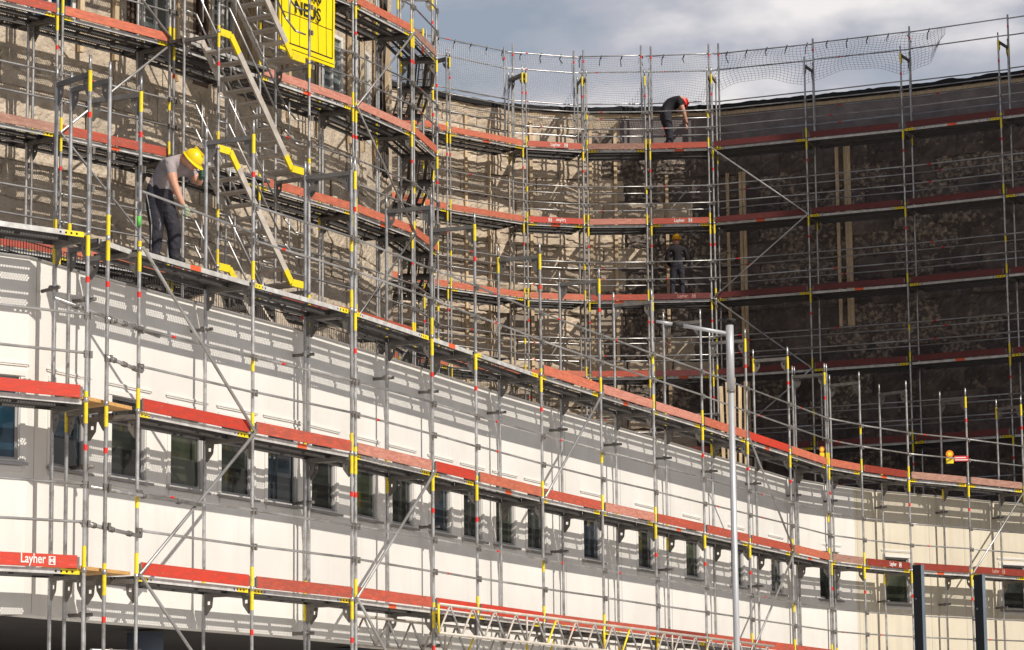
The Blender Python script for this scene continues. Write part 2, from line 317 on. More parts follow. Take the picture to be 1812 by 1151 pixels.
# ------------------------------------------------------------------ stripped buildings: panels
def panel_mesh(seed,w_=1.17,h_=.58,amp=.035,rag=.05,nx=16,nz_=9,m='beige'):
    b=MB(); rnd=random.Random(seed); off=Vector((seed*7.3,seed*3.1,seed*1.7)); g=[]
    for j in range(nz_+1):
        row=[]
        for i in range(nx+1):
            u,v=i/nx,j/nz_; x=(u-.5)*w_; zz=v*h_
            ex=rag*(noise.noise(Vector((0,zz*5,u*3))+off)); ez=rag*(noise.noise(Vector((x*4,v*3,9))+off))
            edge=min(u,1-u,v,1-v)
            y=-.03-amp*(.5+noise.noise(Vector((x*7,zz*9,0))+off)+.7*noise.noise(Vector((x*17,zz*21,3))+off))*(1 if edge>0 else .2)
            row.append((x+(ex if i in(0,nx) else 0)*.8,y,zz+(ez if j in (0,nz_) else 0)*.8))
        g.append(row)
    for j in range(nz_):
        for i in range(nx): b.face([g[j][i],g[j][i+1],g[j+1][i+1],g[j+1][i]],m)
    ring=[g[0][i] for i in range(nx)]+[g[j][nx] for j in range(nz_)]+[g[nz_][i] for i in range(nx,0,-1)]+[g[j][0] for j in range(nz_,0,-1)]
    for p,q in zip(ring,ring[1:]+ring[:1]): b.face([(p[0],.002,p[2]),(q[0],.002,q[2]),q,p],m)
    return b.mesh('insulation_panel')
PM=[panel_mesh(i+1) for i in range(8)]; PS=[panel_mesh(i+31,amp=.022,rag=.03,m='beige2',w_=1.235,h_=.61) for i in range(6)]
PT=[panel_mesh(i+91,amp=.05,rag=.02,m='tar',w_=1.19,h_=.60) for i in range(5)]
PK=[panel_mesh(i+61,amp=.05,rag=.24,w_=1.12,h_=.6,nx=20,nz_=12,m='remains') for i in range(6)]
# rear curved building
rear=thing('rear_curved_building','tall curved building at the back, its dark wall stripped of most render','building')
ZR=19.35
hole=(11.38,11.72,18.06,18.42)
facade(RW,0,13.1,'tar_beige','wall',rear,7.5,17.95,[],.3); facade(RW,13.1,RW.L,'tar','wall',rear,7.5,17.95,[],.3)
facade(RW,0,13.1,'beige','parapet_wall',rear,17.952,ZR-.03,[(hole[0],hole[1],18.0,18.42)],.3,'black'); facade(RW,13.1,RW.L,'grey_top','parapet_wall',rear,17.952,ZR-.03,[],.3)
b=MB(); p,d,n=RW.at(11.55,.3); b.obox((p.x,p.y,18.2),(d.x*.3,d.y*.3,0),(n.x*.01,n.y*.01,0),(0,0,.4),'black'); put('vent_opening',b,rear)
# ragged felt edge on top
b=MB(); st=.12; t=0; prev=None
while t<RW.L:
    p,d,n=RW.at(t,-.14+.05*noise.noise(Vector((t*2,0,0)))); z1=ZR+.05+.05*noise.noise(Vector((t*1.7,3,0)))+.03*noise.noise(Vector((t*7,3,0))); z0=ZR-.1+.035*noise.noise(Vector((t*5,8,0)))
    cur=[(p.x,p.y,z0),(p.x,p.y,z1),(p.x+n.x*.6,p.y+n.y*.6,z1+.02),(p.x+n.x*.6,p.y+n.y*.6,z0)]
    if prev:
        for i in range(4): b.face([prev[i],cur[i],cur[(i+1)%4],prev[(i+1)%4]],'felt')
    prev=cur; t+=st
put('roofing_felt_edge',b,rear)
b=MB()
for s0,s1 in zip(RW.s,RW.s[1:]):
    a,_,n=RW.at(s0+1e-5,-.03); c,_,n=RW.at(s1-1e-5,-.03); b.prism([(a.x,a.y,ZR-.23),(c.x,c.y,ZR-.23),(c.x,c.y,ZR-.14),(a.x,a.y,ZR-.14)],(n.x*.025,n.y*.025,0),'timber')
put('timber_edge_board',b,rear)
# rear roof + body
b=MB(); q=[(p.x,p.y,ZR) for p in offs(RP,1.5)]; b.face(q+[(25,78,ZR),(14,92,ZR),(-6,92,ZR)],'roof'); put('flat_roof',b,rear)
bat=MB(); bat.box((-.035,-.05,0),(.035,-.001,9.6),'timber'); bat=bat.mesh('timber_batten')
batS=[x for x in [7.35,8.55,9.35,10.05,10.64,12.31,12.97,14.33,15.98,16.34,16.44,18.99,19.22,19.31]]
cnt=0
z=8.3; rowi=0
while z<18.95:
    s_=5.4+(.6 if rowi%2 else 0)
    while s_<24.5:
        zc=z+.29
        lit=s_<13.3  # sunlit stretch; panels beyond it are coloured darker to follow the shade
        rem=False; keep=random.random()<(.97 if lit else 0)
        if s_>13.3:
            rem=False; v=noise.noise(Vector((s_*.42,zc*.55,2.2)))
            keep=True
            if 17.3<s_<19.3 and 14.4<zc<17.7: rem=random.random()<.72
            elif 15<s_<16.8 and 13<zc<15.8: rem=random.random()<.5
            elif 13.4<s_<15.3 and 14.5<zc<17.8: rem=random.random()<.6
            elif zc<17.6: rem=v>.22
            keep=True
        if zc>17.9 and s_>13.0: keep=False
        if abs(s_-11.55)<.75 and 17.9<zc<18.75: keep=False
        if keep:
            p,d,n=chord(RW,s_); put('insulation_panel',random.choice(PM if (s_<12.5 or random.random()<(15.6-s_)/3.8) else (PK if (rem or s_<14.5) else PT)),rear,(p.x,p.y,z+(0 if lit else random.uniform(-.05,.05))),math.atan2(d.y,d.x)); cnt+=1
        s_+=1.2
    z+=.61; rowi+=1
for s_ in batS:
    p,d,n=RW.at(s_,-.062); o=put('timber_batten',bat,rear,(p.x,p.y,8.5 if s_<17 else 13.2),math.atan2(d.y,d.x)); o.scale=(1.2,1.1,(18.95-8.5)/9.6 if s_<13.5 else (.94 if s_<17 else .5))
# tower building, left
tower=thing('tower_building','tall beige building on the left, roughly plastered, with white framed upper windows','building')
opsL=[(5.6,6.75,14.35,15.95),(8.0,8.36,14.2,16.4),(8.45,9.25,14.35,15.95),(9.95,10.4,14.1,16.6),(10.5,11.2,14.35,15.95),(14.25,15.1,14.35,16.1),(15.4,15.95,14.0,16.6),(16.1,16.9,14.35,16.2)]
facade(LW,0,LW.L,'beige2','wall',tower,7.5,22,opsL,.28,'concrete')
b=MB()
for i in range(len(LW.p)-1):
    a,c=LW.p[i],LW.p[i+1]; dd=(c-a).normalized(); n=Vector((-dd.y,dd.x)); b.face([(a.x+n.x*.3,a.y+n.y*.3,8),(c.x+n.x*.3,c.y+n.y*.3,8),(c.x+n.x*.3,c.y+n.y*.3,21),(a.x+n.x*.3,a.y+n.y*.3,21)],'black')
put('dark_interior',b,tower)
b=MB(); b.face([(p.x,p.y,22) for p in LW.p]+[(-20,66,22),(-24,48,22)],'roof'); put('flat_roof',b,tower)
def lwin(s0,s1,z0,z1,dark):
    p,d,n=LW.at((s0+s1)/2); w_,h_=s1-s0,z1-z0; t=.07
    fr=MB(); 
    mm='trim' if not dark else 'brown'
    for lo,hi in (((-w_/2,-.01,0),(-w_/2+t,.08,h_)),((w_/2-t,-.01,0),(w_/2,.08,h_)),((-w_/2+t,-.01,0),(w_/2-t,.08,t)),((-w_/2+t,-.01,h_-t),(w_/2-t,.08,h_)),((-.035,.0,t),(.035,.07,h_-t))): fr.box(lo,hi,mm)
    f=put('window',fr,tower,(p.x,p.y,z0),math.atan2(d.y,d.x))
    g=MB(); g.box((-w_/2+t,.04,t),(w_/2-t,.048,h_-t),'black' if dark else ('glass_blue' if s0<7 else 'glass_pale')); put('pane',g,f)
for o in opsL: lwin(*o,dark=(o[1]-o[0]<.52))
z=8.1; rowi=0; 
while z<17.9:
    s_=3.2+(.63 if rowi%2 else 0)
    while s_<18.3:
        if not any(o[0]-.66<s_<o[1]+.66 and o[2]-.66<z<o[3]+.05 for o in opsL) and random.random()<.9 :
            p,d,n=chord(LW,s_)
            if s_+.62<LW.s[7]:
                put('render_panel',random.choice(PS),tower,(p.x,p.y,z),math.atan2(d.y,d.x))
        s_+=1.26
    z+=.635; rowi+=1
# cables, battens and pipes hanging on the tower facade
for s_,r_,m_ in [(6.8,.05,'timber'),(7.6,.05,'timber'),(9.35,.03,'timber'),(11.6,.03,'timber'),(12.8,.035,'timber'),(13.95,.03,'timber'),(15.22,.03,'timber'),(16.02,.03,'timber'),(17.05,.04,'timber'),(17.4,.03,'timber'),(17.9,.03,'timber')]:
    b=MB(); b.box((-r_,-.07,0),(r_,-.002,4.4),m_); p,d,n=LW.at(s_,-.06); put('timber_batten',b,tower,(p.x,p.y,14.0),math.atan2(d.y,d.x))
for k in range(16):
    s_=random.choice([15.25,16.0,17.1,17.3,17.45,17.6,15.3,13.9])+random.uniform(-.12,.12); b=MB(); x=0; pts=[]
    for i in range(10): pts.append((.05*math.sin(i*1.3+k),-.12-.04*math.sin(i*.9+k),i*.48-1.2))
    b.path(pts,random.choice((.012,.02,.03)),random.choice(['brown','cable','cable'])); p,d,n=LW.at(s_); put('hanging_cable',b,tower,(p.x,p.y,15.0),math.atan2(d.y,d.x))
# stepped block added out of view on the right to shade the rear wall
shade_block=thing('tall_wing_building','plain tall grey wing standing beyond the right edge of the picture','building')
b=MB(); uu=52.75
Pw=Vector((3.1,74.6))+22*Vector((sx,sy)); b.box((22.0,57.4,0),(38,84,24.0),'concrete'); b.box((20.3,57.2,24.002),(38,84,27.5),'concrete'); b.box((20.85,57.25,27.502),(38,84,31),'concrete'); b.box((21.5,57.3,31.002),(38,84,34.5),'concrete'); b.box((22.1,57.35,34.502),(38,84,48),'concrete')
put('wall',b,shade_block)
for k in range(5):
    for j in range(5):
        f=MB(); f.box((21.94,59+j*5,3+k*4.2),(21.998,60.6+j*5,5+k*4.2),'trim'); f=put('window',f,shade_block); g=MB(); g.box((21.92,59.1+j*5,3.1+k*4.2),(21.939,60.5+j*5,4.9+k*4.2),'glass'); put('pane',g,f)
# ------------------------------------------------------------------ scaffold kit
def frame_mesh(v,top=False,W=.73):
    """welded H-frame; local x points inwards, z up, origin at the outer standard"""
    b=MB(); rnd=random.Random(v*13+5); H=2.0; r=.0242
    for k,x in enumerate((0,W)):
        segs=[]; lo=0 if not top else 0
        pat=(v+k*2)%5
        cuts=[(0,.30,'yellow')] if pat in (0,1,3) else [(0,.12,'yellow')] if pat==2 else []
        if pat in (0,2,4): cuts.append((1.74,2.0,'yellow'))
        tz=1.42 if pat!=3 else .68
        if v%2==0: cuts.append((tz,tz+.07,'red_tape'))
        if pat==3: cuts.append((.84,1.02,'yellow'))
        if k==1: cuts=[c for c in cuts if c[2]!='red_tape' and rnd.random()<.35]
        cuts.sort(); z0=0
        for a,c,m in cuts:
            if a>z0: b.tube((x,0,z0),(x,0,a),r,'galv',10,caps=False)
            b.tube((x,0,a),(x,0,c),r+.0012,m,10,caps=False); z0=c
        if z0<H: b.tube((x,0,z0),(x,0,H),r,'galv',10,caps=False)
        if top: b.tube((x,0,H),(x,0,H+.19),.018,'galv',8)
        b.tube((x,0,-.01),(x,0,.05),.030,'galv',10)
        for zz in (.57,1.03):
            if k==0: b.box((x-.05,-.055,zz-.055),(x-.02,-.02,zz+.03),'steel_dark'); b.box((x-.05,.02,zz-.055),(x-.02,.055,zz+.03),'steel_dark')
    mt='steel_dark'
    b.box((.024,-.025,1.925),(W-.024,-.012,1.985),mt); b.box((.024,.012,1.925),(W-.024,.025,1.985),mt); b.box((.024,-.0119,1.925),(W-.024,.0119,1.935),mt)
    for s_,x in ((1,.022),(-1,W-.022)):
        P=lambda u,z:(x+s_*u,0,z)
        t_=(0,.004,0)
        b.prism([P(0,1.71),P(.02,1.69),P(.04,1.71),P(.04,1.924),P(0,1.924)],t_,mt); b.prism([P(.04,1.71),P(.11,1.80),P(.115,1.83),P(.04,1.83)],t_,mt)
        b.prism([P(.08,1.83),P(.115,1.83),P(.125,1.924),P(.08,1.924)],t_,mt); b.prism([P(.04,1.875),P(.08,1.875),P(.08,1.924),P(.04,1.924)],t_,mt)
    return b.mesh('scaffold_frame')
FM=[frame_mesh(i) for i in range(5)]; FT=[frame_mesh(i,True) for i in range(5)]
def deck_mesh(L,plain,v):
    """one perforated steel deck, local x along, y 0...32 cm inwards, top at z=0"""
    b=MB(); W=.32; m='deck'
    rows=[]; y=.03
    bands=[.050,.081,.112,.208,.239,.270]; hw=.0142
    prev=0
    x0,x1=.12,L-.12; pitch=.038; nh=int((x1-x0)/pitch)
    for k,yc in enumerate(bands):
        b.face([(0,prev,0),(L,prev,0),(L,yc-hw,0),(0,yc-hw,0)],m)
        sh=pitch/2*(k%2); x=x0+sh; last=0
        for i in range(nh-1):
            if i%22 in (20,21): x+=pitch; continue
            a=x+pitch*.20
            b.face([(last,yc-hw,0),(a,yc-hw,0),(a+.009,yc+hw,0),(last+(.009 if last else 0),yc+hw,0)],m); last=x+pitch*.86; x+=pitch
        b.face([(last,yc-hw,0),(L,yc-hw,0),(L,yc+hw,0),(last+.009,yc+hw,0)],m); prev=yc+hw
    b.face([(0,prev,0),(L,prev,0),(L,W,0),(0,W,0)],m)
    h=.062
    def side(y,mm,holes):
        segs=[]; zt,zb=0,-h
        hs=[]
        if holes: hs=[.10+.075*i for i in range(4)]+[L-.10-.075*i for i in range(4)][::-1]+([.52,L-.52] if v%2 else [])
        hs.sort(); hr=.014; last=0
        def strip(a,c,z0,z1):
            # colour by position
            cuts=[0,.26 if not plain else 0,L/2-.12 if v%3==1 else L/2,L/2+.12 if v%3==1 else L/2,L-.26 if not plain else L,L]; cm=['yellow','profile','orange_tag','profile','yellow']
            for i in range(5):
                p,q=max(a,cuts[i]),min(c,cuts[i+1])
                if q-p>1e-4: b.face([(p,y,z0),(q,y,z0),(q,y,z1),(p,y,z1)],cm[i] if mm=='c' else mm)
        for x in hs:
            strip(last,x-hr,-h,0); strip(x-hr,x+hr,-h,-h+.018); strip(x-hr,x+hr,-.018,0); last=x+hr
        strip(last,L,-h,0)
    side(0,'c' if plain is not None else m,plain is False); side(W,m,False)
    for y in (0,W):
        s_=1 if y==0 else -1
        b.face([(0,y,-h),(L,y,-h),(L,y+s_*.028,-h),(0,y+s_*.028,-h)],m)
    b.box((.0,.03,-.05),(.05,W-.03,-.004),m); b.box((L-.05,.03,-.05),(L,W-.03,-.004),m)
    for yy in (.145,.175): b.face([(0,yy,-.02),(L,yy,-.02),(L,yy,-.0),(0,yy,0)],m)
    return b.mesh('steel_deck')
DM={}
def deck_for(L,plain,v):
    Ls=min((2.57,2.07,1.57,.73,3.07),key=lambda q:abs(q-L)); k=(Ls,plain,v%3)
    if k not in DM: DM[k]=deck_mesh(Ls-.07,plain,v%3)
    return DM[k],Ls-.07
rail_m=MB(); rail_m.tube((0,0,0),(1,0,0),.0168,'galv',8)
rail_m=rail_m.mesh('guard_rail')
railr_m=MB(); railr_m.tube((0,0,0),(.25,0,0),.0168,'galv',8,caps=False); railr_m.tube((.25,0,0),(.285,0,0),.0175,'red_tape',8,caps=False); railr_m.tube((.285,0,0),(1,0,0),.0168,'galv',8,caps=False); railr_m=railr_m.mesh('guard_rail')
brace_m=MB(); brace_m.tube((0,0,0),(1,0,0),.021,'galv',8); brace_m=brace_m.mesh('diagonal_brace')
TOE={}
def toe_mesh(L,m):
    k=(round(L,2),m)
    if k not in TOE:
        b=MB(); b.box((.03,-.012,.022),(L-.03,.012,.172),m); b.box((0.0,-.014,.03),(.03,.014,.155),'steel_dark'); b.box((L-.03,-.014,.03),(L-.0,.014,.155),'steel_dark')
        TOE[k]=b.mesh('toe_board')
    return TOE[k]
def lmx(p,q):                   # matrix taking local x (unit) onto p->q
    p,q=Vector(p),Vector(q); d=q-p; L=d.length; x=d/L; z=Vector((0,0,1)); 
    if abs(x.z)>.99: z=Vector((0,1,0))
    y=z.cross(x).normalized(); z=x.cross(y)
    m=Matrix((x*L,y,z)).transposed().to_4x4(); m.translation=p; return m
def rail(root,p,q,name='guard_rail',me=None):
    return put(name,me or (railr_m if random.random()<.4 else rail_m),root,mx=lmx(p,q))
def text_obj(txt,size,m,parent,mx,sx_=1.0,bold=.0):
    cu=bpy.data.curves.new('lettering','FONT'); cu.body=txt; cu.size=size; cu.align_x='LEFT'; cu.offset=bold; cu.extrude=.0015; cu.resolution_u=3
    t=bpy.data.objects.new('lettering',cu); col.objects.link(t)
    dg=bpy.context.evaluated_depsgraph_get(); me=bpy.data.meshes.new_from_object(t.evaluated_get(dg)); bpy.data.objects.remove(t)
    me.materials.clear(); me.materials.append(M[m]); o=bpy.data.objects.new('lettering',me); col.objects.link(o); o.parent=parent; o.matrix_basis=mx@Matrix.Diagonal((sx_,1,1,1)); return o
def toe_logo(toe,L,x,m='print',flip=False,h=.095):
    X=Matrix.Rotation(R_(90),4,'X')
    base=Matrix.Translation((x,-.0145,.097))
    if flip: base=base@Matrix.Rotation(R_(180),4,'Y')
    text_obj('Layher',h*1.25,m,toe,base@Matrix.Translation((-.22,0,-.036))@X,.80,.0016)
    b=MB(); w_=.082; s_=-.002
    x0=.16
    for lo,hi in (((x0,s_,-.05),(x0+.008,-s_*0,.05)),((x0+w_,s_,-.05),(x0+w_+.008,0,.05)),((x0+.008,s_,-.05),(x0+w_,0,-.042)),((x0+.008,s_,.042),(x0+w_,0,.05))): b.box(lo,hi,m)
    for a,c in (((x0+.01,-.04),(x0+w_/2+.004,.01)),((x0+w_-.002,-.04),(x0+w_/2+.004,.01)),((x0+.012,.038),(x0+w_/2+.004,-.012)),((x0+w_-.004,.038),(x0+w_/2+.004,-.012)),((x0+.018,-.038),(x0+.018,.03)),((x0+w_-.008,-.038),(x0+w_-.008,.03))):
        b.obox(((a[0]+c[0])/2,s_/2-.0005,(a[1]+c[1])/2),((c[0]-a[0])/2,0,(c[1]-a[1])/2),(0,.001,0),Vector((-(c[1]-a[1]),0,c[0]-a[0])).normalized()*.006,m)
    o=put('emblem',b,toe); o.matrix_basis=base
def scaffold(root,poly,levels,toplevel,decks,toes,railbays,braces,doubles=(),skip=set(),W=.73,inner_rails=False,console=False,norm=None,logos={},plain_deck=lambda i,l:False,base=None):
    nn,sg=normals(poly); nn=[Vector((n_.x,n_.y)) for n_ in nn]
    if norm: 
        for k,v in norm.items(): nn[k]=Vector(v).normalized()
    for i,p in enumerate(poly):
        for li,z in enumerate(levels):
            if (i,li) in skip: continue
            for dd in ((-.055,.055) if i in doubles else (0,)):
                tdir=Vector((nn[i].y,-nn[i].x))
                x=p[0]+tdir.x*dd; y=p[1]+tdir.y*dd
                me=(FT if li==toplevel else FM)[(i*3+li*2+(1 if dd>0 else 0))%5]
                put('scaffold_frame',me,root,(x,y,z),math.atan2(nn[i].y,nn[i].x))
    for i in range(len(poly)-1):
        a,c=V2(poly[i]),V2(poly[i+1]); d=(c-a); L=d.length; d/=L; n=sg[i]; rz=math.atan2(d.y,d.x)
        for l in decks:
            if not decks[l](i): continue
            pl=plain_deck(i,l); me,Lm=deck_for(L,pl,i+l)
            for k in range(3 if console and not (root.name=='tower_scaffold' and i>5) else 2):
                o=a+d*.035+n*(.035+.34*k+(.05 if k==2 else 0))
                put('steel_deck',me if k==0 else deck_for(L,None,i+l)[0],root,(o.x,o.y,levels[l]+.028),rz,scale=((L-.07)/Lm,1,1))
            t=toes.get((l,i))
            if t:
                o=a+d*.065+n*(-.012+random.uniform(0,.012)); tb=put('toe_board',toe_mesh(L-.13,t),root,(o.x,o.y,levels[l]+.012+random.uniform(0,.012)),rz+random.uniform(-.003,.003))
                if (l,i) in logos:
                    for lg in logos[(l,i)]: toe_logo(tb,L,*lg)
        for l in railbays:
            if not railbays[l](i): continue
            for h in (.57,1.03):
                if root.name=='facade_scaffold' and (l,i)==(4,3):
                    if h<1:     # the rail the worker is just fitting
                        A=a+n*-.03; B=c+n*-.03; rail(root,(A.x,A.y,levels[l]+.74),(B.x,B.y,levels[l]+.66),me=rail_m)
                    continue
                A=a+n*-.03; B=c+n*-.03; rail(root,(A.x,A.y,levels[l]+h),(B.x,B.y,levels[l]+h+random.uniform(-.01,.01)))
                if inner_rails and l>0:
                    A=a+n*(W+.03); B=c+n*(W+.03); rail(root,(A.x,A.y,levels[l]+h-.02),(B.x,B.y,levels[l]+h-.02))
    for (i,l,j,k) in braces:
        a,c=V2(poly[i]),V2(poly[j]); n=sg[min(i,j)]; A=a-n*.05; B=c-n*.05
        put('diagonal_brace',brace_m,root,mx=lmx((A.x,A.y,levels[l]+.04),(B.x,B.y,levels[k]+.04)))
# ---- front scaffold. nodes 0..19; node 2 = corner, 3 = first of the long run
front=thing('facade_scaffold','front galvanised scaffold with red toe boards following the white curved facade','scaffold')
FL=[.1,2.1,ZC,ZB,ZA]
hexn=Vector((-.66,.75))
toesF={}
for i,t in {0:'toe_bright',1:'toe_bright',3:'toe_bright',4:'toe_red',5:'toe_pink',6:'toe_bright',7:'toe_orange',8:'toe_red',9:'toe_pink',10:'toe_red',11:'toe_red',12:'toe_red',13:'toe_orange',14:'toe_dusty',15:'toe_dark',16:'toe_dark',17:'toe_dark',18:'toe_dark'}.items(): toesF[(3,i)]=t
for i,t in {0:'toe_bright',1:'toe_bright',3:'toe_bright',4:'toe_red',5:'toe_red',6:'toe_bright',7:'toe_bright',8:'toe_red',9:'toe_red',10:'toe_dark',11:'toe_red',12:'toe_red',13:'toe_red',14:'toe_red',15:'toe_dark',16:'toe_dark',17:'toe_dark',18:'toe_dark'}.items(): toesF[(2,i)]=t
for i,t in {8:'toe_orange',9:'toe_pink',10:'toe_pink',11:'toe_orange',12:'toe_bright',13:'toe_orange',14:'toe_orange',15:'toe_dark',16:'toe_dusty',17:'toe_dusty',18:'toe_dark'}.items(): toesF[(4,i)]=t
scaffold(front,FP,FL,4,
  {1:lambda i:False,2:lambda i:i!=2,3:lambda i:i!=2,4:lambda i:i!=2},toesF,
  {1:lambda i:i!=2,2:lambda i:i!=2,3:lambda i:i!=2,4:lambda i:i>=3},
  [(3,4,4,3),(3,2,4,3),(3,2,4,1),(6,3,5,2),(5,2,6,1),(8,3,9,4),(13,2,12,3) if 0 else (12,4,13,3),(12,2,13,3),(5,1,6,0),(17,3,18,4)],
  doubles=(5,14),norm={0:hexn,1:hexn,2:hexn,3:(-.91,.41)},
  logos={(2,1):[(1.86,'print',False,.125)],(3,15):[(1.15,'print',False,.10)],(3,17):[(.9,'print_faint')]},
  plain_deck=lambda i,l:(i+l)%3==1)
# corner frame next to the bend, wooden infill planks, steel tubes
cn=Vector((-.74,.67)); cp=Vector((-4.83,34.05))
for li,z in enumerate(FL): put('scaffold_frame',(FT if li==4 else FM)[(li*2+3)%5],front,(cp.x,cp.y,z),math.atan2(cn.y,cn.x))
for zl in (ZC,ZB):
    b=MB(); a=Vector((-5.02,33.71)); c=Vector((-4.62,34.66))
    for k in range(3):
        o=Vector((-.85,.52))*(.13+.22*k); p,q=a+o,c+o; d=(q-p).normalized(); n=Vector((-d.y,d.x)); m_=(p+q)/2
        b=MB(); b.obox((m_.x,m_.y,zl+.05+.004*k),(*(d*((q-p).length/2+.06)),0),(*(n*.10),0),(0,0,.021),'plank'); put('wooden_plank',b,front)
for li in (4,):
    me,Lm=deck_for(.73,True,0); put('steel_deck',me,front,(-4.95,34.1,ZA+.028),math.atan2(.8,.3),scale=(1.35,1,1))
for (p,q) in [((-4.83,34.0,ZB+1.03),(-4.5,34.75,ZB+1.03)),((-4.83,34.0,ZB+.57),(-4.5,34.75,ZB+.50)),((-5.05,33.65,ZC+.57),(-4.5,34.8,ZC+.50)),((-5.05,33.65,ZC+1.0),(-3.9,35.95,ZC+.98)),((-4.95,33.9,3.19),(-4.05,35.6,3.21)),((-5.35,33.3,ZB+1.17),(-4.35,35.2,ZB+1.0))]:
    b=MB(); b.tube(p,q,.0245,'galv',10); d=(Vector(q)-Vector(p)).normalized()
    for t in (.2,.5,.8):
        c=Vector(p).lerp(Vector(q),t); b.tube(c-d*.03,c+d*.03,.036,'steel_dark',8)
    put('steel_tube',b,front)
# wall ties and brackets
nn,sg=normals(FP)
for i in range(1,19):
    p=V2(FP[i]); n=nn[i] if i>3 else (hexn if i<3 else Vector((-.91,.41)))
    for z in ((ZB+1.45,ZC-.42,ZB-.62) if i%2 or i>14 else (ZB+1.45,)):
        b=MB(); a=p+n*.62; c=p+n*1.0; t=Vector((-n.y,n.x)); b.tube((a.x,a.y,z),(c.x,c.y,z),.024,'steel_dark',8); e_=p+n*.75; b.tube((e_.x-t.x*.05,e_.y-t.y*.05,z),(e_.x+t.x*.05,e_.y+t.y*.05,z),.038,'steel_dark',8)
        put('wall_tie',b,front)
b=MB(); b.tube((-4.555,34.755,ZA+.30),(-4.555,34.755,ZA+.42),.027,'green_tape',10); put('green_tape',b,front)
# ---- lattice girders under the deck (along the front, over the passage)
def girder(name_label,off,s0,s1,z0,hgt):
    line=Line(FP); p,d,_=line.at(s0,off); q,_,_=line.at(s1,off); P=Vector((p.x,p.y,z0)); Q=Vector((q.x,q.y,z0)); L=(Q-P).length; d=(Q-P)/L
    root=thing('lattice_girder',name_label,'girder',P,math.atan2(d.y,d.x))
    b=MB(); b.tube((0,0,0),(L,0,0),.0242,'alu',10); put('chord',b,root); b=MB(); b.tube((0,0,-hgt),(L,0,-hgt),.0242,'alu',10); put('chord',b,root)
    lac=MB(); lac.tube((-.21,0,-hgt),(0,0,0),.016,'alu',8); n_=int(L/.80)
    lm=MB(); lm.tube((0,0,-hgt),(.40,0,0),.016,'alu',8); lm=lm.mesh('lacing'); ln=MB(); ln.tube((.40,0,0),(.80,0,-hgt),.016,'galv',8); ln=ln.mesh('lacing')
    ly=MB(); ly.tube((0,0,-hgt),(.40,0,0),.0165,'yellow',8); ly=ly.mesh('lacing'); up=MB(); up.tube((0,0,-hgt),(0,0,0),.018,'yellow',8); up=up.mesh('upright'); ug=MB(); ug.tube((0,0,-hgt),(0,0,0),.018,'alu',8); ug=ug.mesh('upright')
    for k in range(n_):
        x=k*L/n_; put('lacing',ly if k in (5,9) else lm,root,(x,0,0)); put('lacing',ln,root,(x,0,0))
        if k%4==0: put('upright',up if k in (0,8) else ug,root,(x+.003,0,0))
    return root
lineF=Line(FP); s5=lineF.s[6]
girder('outer lattice girder of pale tubes with yellow end, in front of the lowest red boards',-.10,s5-.05,s5+15.6,ZC+.09,.42)
girder('inner lattice girder half hidden behind the front one, near the white wall',.60,s5-1.5,s5+14.5,ZC-.12,.42)
# ---- tower scaffold
tw=thing('tower_scaffold','tall scaffold with faded red toe boards against the beige tower wall on the left','scaffold')
LL=[8.09,10.09,12.09,14.09,16.09]
tl={}
for i,t in {0:'toe_red',1:'toe_red',2:'toe_orange',3:'toe_red',4:'toe_red',5:'toe_red'}.items(): tl[(1,i)]=t
for i,t in {0:'toe_dusty',1:'toe_dusty',2:'toe_red',4:'toe_orange',5:'toe_orange',6:'toe_orange'}.items(): tl[(2,i)]=t
for i,t in {0:'toe_red',1:'toe_red',2:'toe_orange',4:'toe_pink',5:'toe_pink',6:'toe_orange'}.items(): tl[(3,i)]=t
for i,t in {4:'toe_orange',5:'toe_orange',6:'toe_dusty',7:'toe_dusty'}.items(): tl[(4,i)]=t
# toe boards missing beside the stair bay are half-length pieces at its end
scaffold(tw,LP,LL,9,{1:lambda i:True,2:lambda i:True,3:lambda i:True,4:lambda i:True},tl,
  {0:lambda i:True,1:lambda i:i!=3,2:lambda i:i!=3,3:lambda i:i!=3,4:lambda i:i!=3},
  [(3,3,2,2),(2,2,3,1),(2,4,3,3),(6,4,5,3),(5,3,6,2),(6,2,5,1),(6,1,5,0),(5,4,6,3) if 0 else (6,2,5,1)][:8],
  doubles=(2,3,5,6),console=True,plain_deck=lambda i,l:(i*2+l)%3==0)
# ---- rear scaffold
rs=thing('rear_scaffold','far scaffold with red toe boards curving round the dark rear wall','scaffold')
RL=[7.92,9.92,11.92,13.92,15.92,17.92]
tr={}
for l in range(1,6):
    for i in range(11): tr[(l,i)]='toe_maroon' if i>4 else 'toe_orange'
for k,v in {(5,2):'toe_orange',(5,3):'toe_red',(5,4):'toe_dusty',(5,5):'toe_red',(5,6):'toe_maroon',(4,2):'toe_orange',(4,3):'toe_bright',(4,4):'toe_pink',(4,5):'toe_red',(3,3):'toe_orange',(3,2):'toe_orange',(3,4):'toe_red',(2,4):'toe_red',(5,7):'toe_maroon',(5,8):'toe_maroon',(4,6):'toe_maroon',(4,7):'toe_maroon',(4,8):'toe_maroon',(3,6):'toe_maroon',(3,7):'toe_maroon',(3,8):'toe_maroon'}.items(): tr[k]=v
scaffold(rs,RP,RL,5,{l:(lambda i:True) for l in range(1,6)},tr,{l:(lambda i:True) for l in range(0,6)},
  [(6,5,7,4),(7,4,6,3),(6,3,7,2),(7,2,6,1)],doubles=(2,3,4,5,6),inner_rails=True,console=True,
  logos={(5,3):[(.85,'print',False,.1)],(4,3):[(.8,'print',True,.1)],(4,5):[(.8,'print',False,.1)],(3,5):[(.85,'print_faint',False,.1)]},plain_deck=lambda i,l:(i+l)%2==0)
